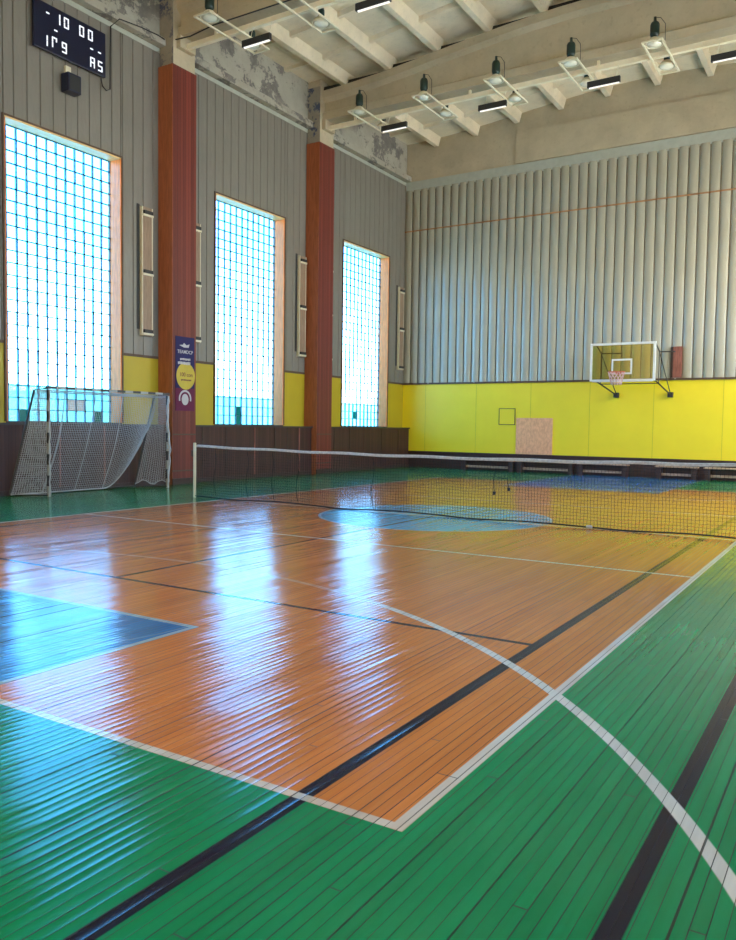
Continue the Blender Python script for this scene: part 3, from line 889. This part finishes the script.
def disc(cy, cz, ry, rz, x, mt, n=40, inner=0.0, a0=0, a1=2*PI):
    m = MB(); out = [(cy+ry*math.cos(a0+(a1-a0)*k/n), cz+rz*math.sin(a0+(a1-a0)*k/n)) for k in range(n+1)]
    inn = [(cy+ry*inner*math.cos(a0+(a1-a0)*k/n), cz+rz*inner*math.sin(a0+(a1-a0)*k/n)) for k in range(n+1)]
    m.grid([[(x, y, z) for y, z in out], [(x, y, z) for y, z in inn]], mt, False)
    return m


disc(13.62, 2.50, 0.30, 0.31, bx_+0.003, 'ban_yel').build('yellow_disc', ban, False)
o = disc(13.60, 1.98, 0.20, 0.20, bx_+0.003, 'ban_white', 30, 0.78, -0.3, PI+0.3); o.build('arch_mark', ban, False)
disc(13.60, 1.96, 0.11, 0.13, bx_+0.003, 'ban_white', 24).build('dot_mark', ban, False)


def text(body, cy, cz, size, mt, name):
    cu = bpy.data.curves.new(name, 'FONT'); cu.body = body; cu.size = size; cu.align_x = 'CENTER'; cu.align_y = 'CENTER'; cu.extrude = 0.001
    cu.offset = size*0.012
    ob = bpy.data.objects.new(name, cu); COL.objects.link(ob)
    ob.rotation_euler = (PI/2, 0, PI/2); ob.location = (bx_+0.004, cy, cz)
    bpy.context.view_layer.update()
    me = bpy.data.meshes.new_from_object(ob); mw = ob.matrix_world.copy(); bpy.data.objects.remove(ob)
    me.transform(mw); me.materials.clear(); me.materials.append(M[mt])
    for p_ in me.polygons: p_.material_index = 0
    o = bpy.data.objects.new(name, me); COL.objects.link(o); o.parent = ban; o.matrix_parent_inverse = Matrix.Translation(-Vector(ban.location))
    return o


text('TEAMDCP', 13.60, 3.05, 0.11, 'ban_white', 'lettering')
text('100 con', 13.63, 2.53, 0.13, 'ban_ink', 'lettering')
for cz, h, y0, n_, mt in ((2.885, 0.055, 13.44, 8, 'ban_white'), (2.795, 0.075, 13.37, 9, 'ban_white'), (2.41, 0.04, 13.47, 8, 'ban_ink')):
    m = MB(); rnd = random.Random(n_); y = y0                   # rows too small to read in the photo: worn strokes of lettering
    for q in range(n_):
        w_ = rnd.uniform(0.025, 0.045); m.box(bx_+0.003, bx_+0.005, y, y+w_, cz-h/2*rnd.uniform(0.7, 1), cz+h/2*rnd.uniform(0.7, 1), mt); y += w_+0.008
    m.build('lettering', ban)
m = MB(); y, z = 13.58, 3.20
m.face([(bx_+0.003, y-0.17, z+0.0), (bx_+0.003, y-0.02, z-0.045), (bx_+0.003, y+0.13, z-0.04), (bx_+0.003, y+0.16, z+0.04), (bx_+0.003, y+0.06, z+0.01), (bx_+0.003, y-0.02, z+0.06), (bx_+0.003, y-0.05, z+0.015)], 'ban_white')
m.build('bird_mark', ban, False)


# ------------------------------------------------------------------ lighting rails, lamp racks and tubes
def rail(y, label):
    m = MB()
    m.box(XL+0.46, XR-0.3, y-0.05, y+0.05, 9.83, 9.85, 'steel'); m.box(XL+0.46, XR-0.3, y+0.035, y+0.05, 9.85, 9.94, 'steel'); m.box(XL+0.46, XR-0.3, y-0.05, y-0.035, 9.85, 9.94, 'steel')
    for x in (-12.5, -9, -5.7, -2.4, 1): m.box(x-0.03, x+0.03, y-0.033, y+0.033, 9.85, 10.06, 'steel')
    o = m.build('lighting_rail'); return tag(o, label, 'rail', 'white steel rails under the beams')


R1, R2 = 13.59, 19.25
rail(R1, 'white steel rail under the nearer concrete beam'); rail(R2, 'white steel rail under the farther concrete beam')


def rack(xc, yr, label, y0=-0.98, y1=0.86):
    p = thing('lamp_rack', (xc, yr, 9.80), label, 'lamp rack', 'lamp racks on the steel rails'); z = 9.80
    m = MB(); hw = 0.225; t = 0.018
    m.box(xc-hw, xc-hw+2*t, yr+y0, yr+y1, z-t, z+t, 'cream'); m.box(xc+hw-2*t, xc+hw, yr+y0, yr+y1, z-t, z+t, 'cream')
    for yy in (y0, y1-2*t): m.box(xc-hw+2*t, xc+hw-2*t, yr+yy, yr+yy+2*t, z-t, z+t, 'cream')
    m.box(xc-hw, xc+hw, yr-0.03, yr+0.03, z+t, z+0.03, 'cream')
    m.build('rack_frame', p)
    for k, yy in enumerate((y0+0.24, y1-0.34)):
        c = (xc, yr+yy, z)
        m = MB(); m.lathe([(0.05, 0.16), (0.09, 0.14), (0.17, 0.06), (0.205, 0.0), (0.195, -0.004), (0.16, 0.05), (0.06, 0.10)], c, 'cream', 22); l = m.build('lamp_shade', p)
        m = MB(); m.lathe([(0.002, -0.035), (0.08, -0.025), (0.150, 0.0), (0.155, 0.012), (0.05, 0.09)], c, 'lampglass', 16); m.build('bulb', l)
        m = MB()
        if k == 0:
            m.lathe([(0.003, 0.60), (0.03, 0.59), (0.035, 0.50), (0.08, 0.47), (0.10, 0.42), (0.10, 0.22), (0.07, 0.16), (0.003, 0.155)], c, 'ballast', 14)
            m.tube([(xc+0.02, yr+yy, z+0.58), (xc+0.12, yr+yy, z+0.55), (xc+0.22, yr+yy, z+0.40), (xc+0.225, yr+yy, z+0.05)], 0.007, 'black', 5)
        else:
            m.lathe([(0.003, 0.34), (0.05, 0.33), (0.07, 0.28), (0.07, 0.18), (0.05, 0.155), (0.003, 0.15)], c, 'ballast', 12)
        m.build('ballast', p)
        m = MB(); m.box(xc-0.225, xc+0.225, yr+yy-0.015, yr+yy+0.015, z+0.016, z+0.03, 'cream'); m.build('crossbar', p)
    return p


ORD = ['first', 'second', 'third', 'fourth', 'fifth']
for xc, o_ in zip((-11.90, -9.95, -7.98, -6.13, -4.27), ORD):
    rack(xc, R2, o_ + ' lamp rack from the left along the farther rail')
for xc, o_ in ((-11.92, 'lamp rack nearest the wall on the nearer rail'), (-10.05, 'lamp rack second from the wall on the nearer rail')):
    rack(xc, R1, o_, -1.08, 0.86)


def tube_light(x0, x1, y, label, yr):
    q = 0.95; x0, x1, y, z = x0*q, x1*q, y*q, 1.4+8.42*q
    p = thing('tube_light', ((x0+x1)/2, y, z), label, 'tube light', 'lit tube lights by the rails')
    m = MB(); m.box(x0, x1, y-0.04, y+0.04, z-0.05, z+0.09, 'black'); bevel(m.build('housing', p), 0.008)
    m = MB(); m.box(x0+0.05, x1-0.02, y-0.028, y+0.012, z-0.072, z-0.051, 'tube'); m.build('tube', p)
    for xx in (x0+0.12, x1-0.12):
        m = MB(); m.tube([(xx, y, z+0.088), (xx, y+0.12, z+0.20), (xx, yr-0.048, 9.835)], 0.008, 'cream', 5); m.build('bracket', p)


for (x0, x1, yy, lab) in ((-12.06, -11.24, 19.95, 'lit tube light hanging beside first lamp rack of the farther rail'), (-9.07, -8.28, 19.95, 'lit tube light between second and third racks of the farther rail'),
                          (-6.17, -5.37, 19.95, 'lit tube light between fourth and fifth racks of the farther rail'), (-3.34, -2.55, 19.95, 'lit tube light cut by the right edge of the photo'),
                          (-12.14, -11.35, 14.05, 'lit tube light under lamp rack nearest the wall on the nearer rail'), (-9.11, -8.30, 14.0, 'lit tube light at the top edge of the photo')):
    tube_light(x0, x1, yy, lab, R2 if yy > 17 else R1)
m = MB(); m.tube([(XL+0.44, 13.32, 9.97), (-12.9, 13.2, 9.86), (-12.2, 13.18, 9.92), (-11.0, 13.25, 9.96), (-9.5, 13.3, 9.98), (-8.0, 13.3, 9.99)], 0.016, 'black', 6)
tag(m.build('cable'), 'black cable running along nearer concrete beam from the column', 'cable')
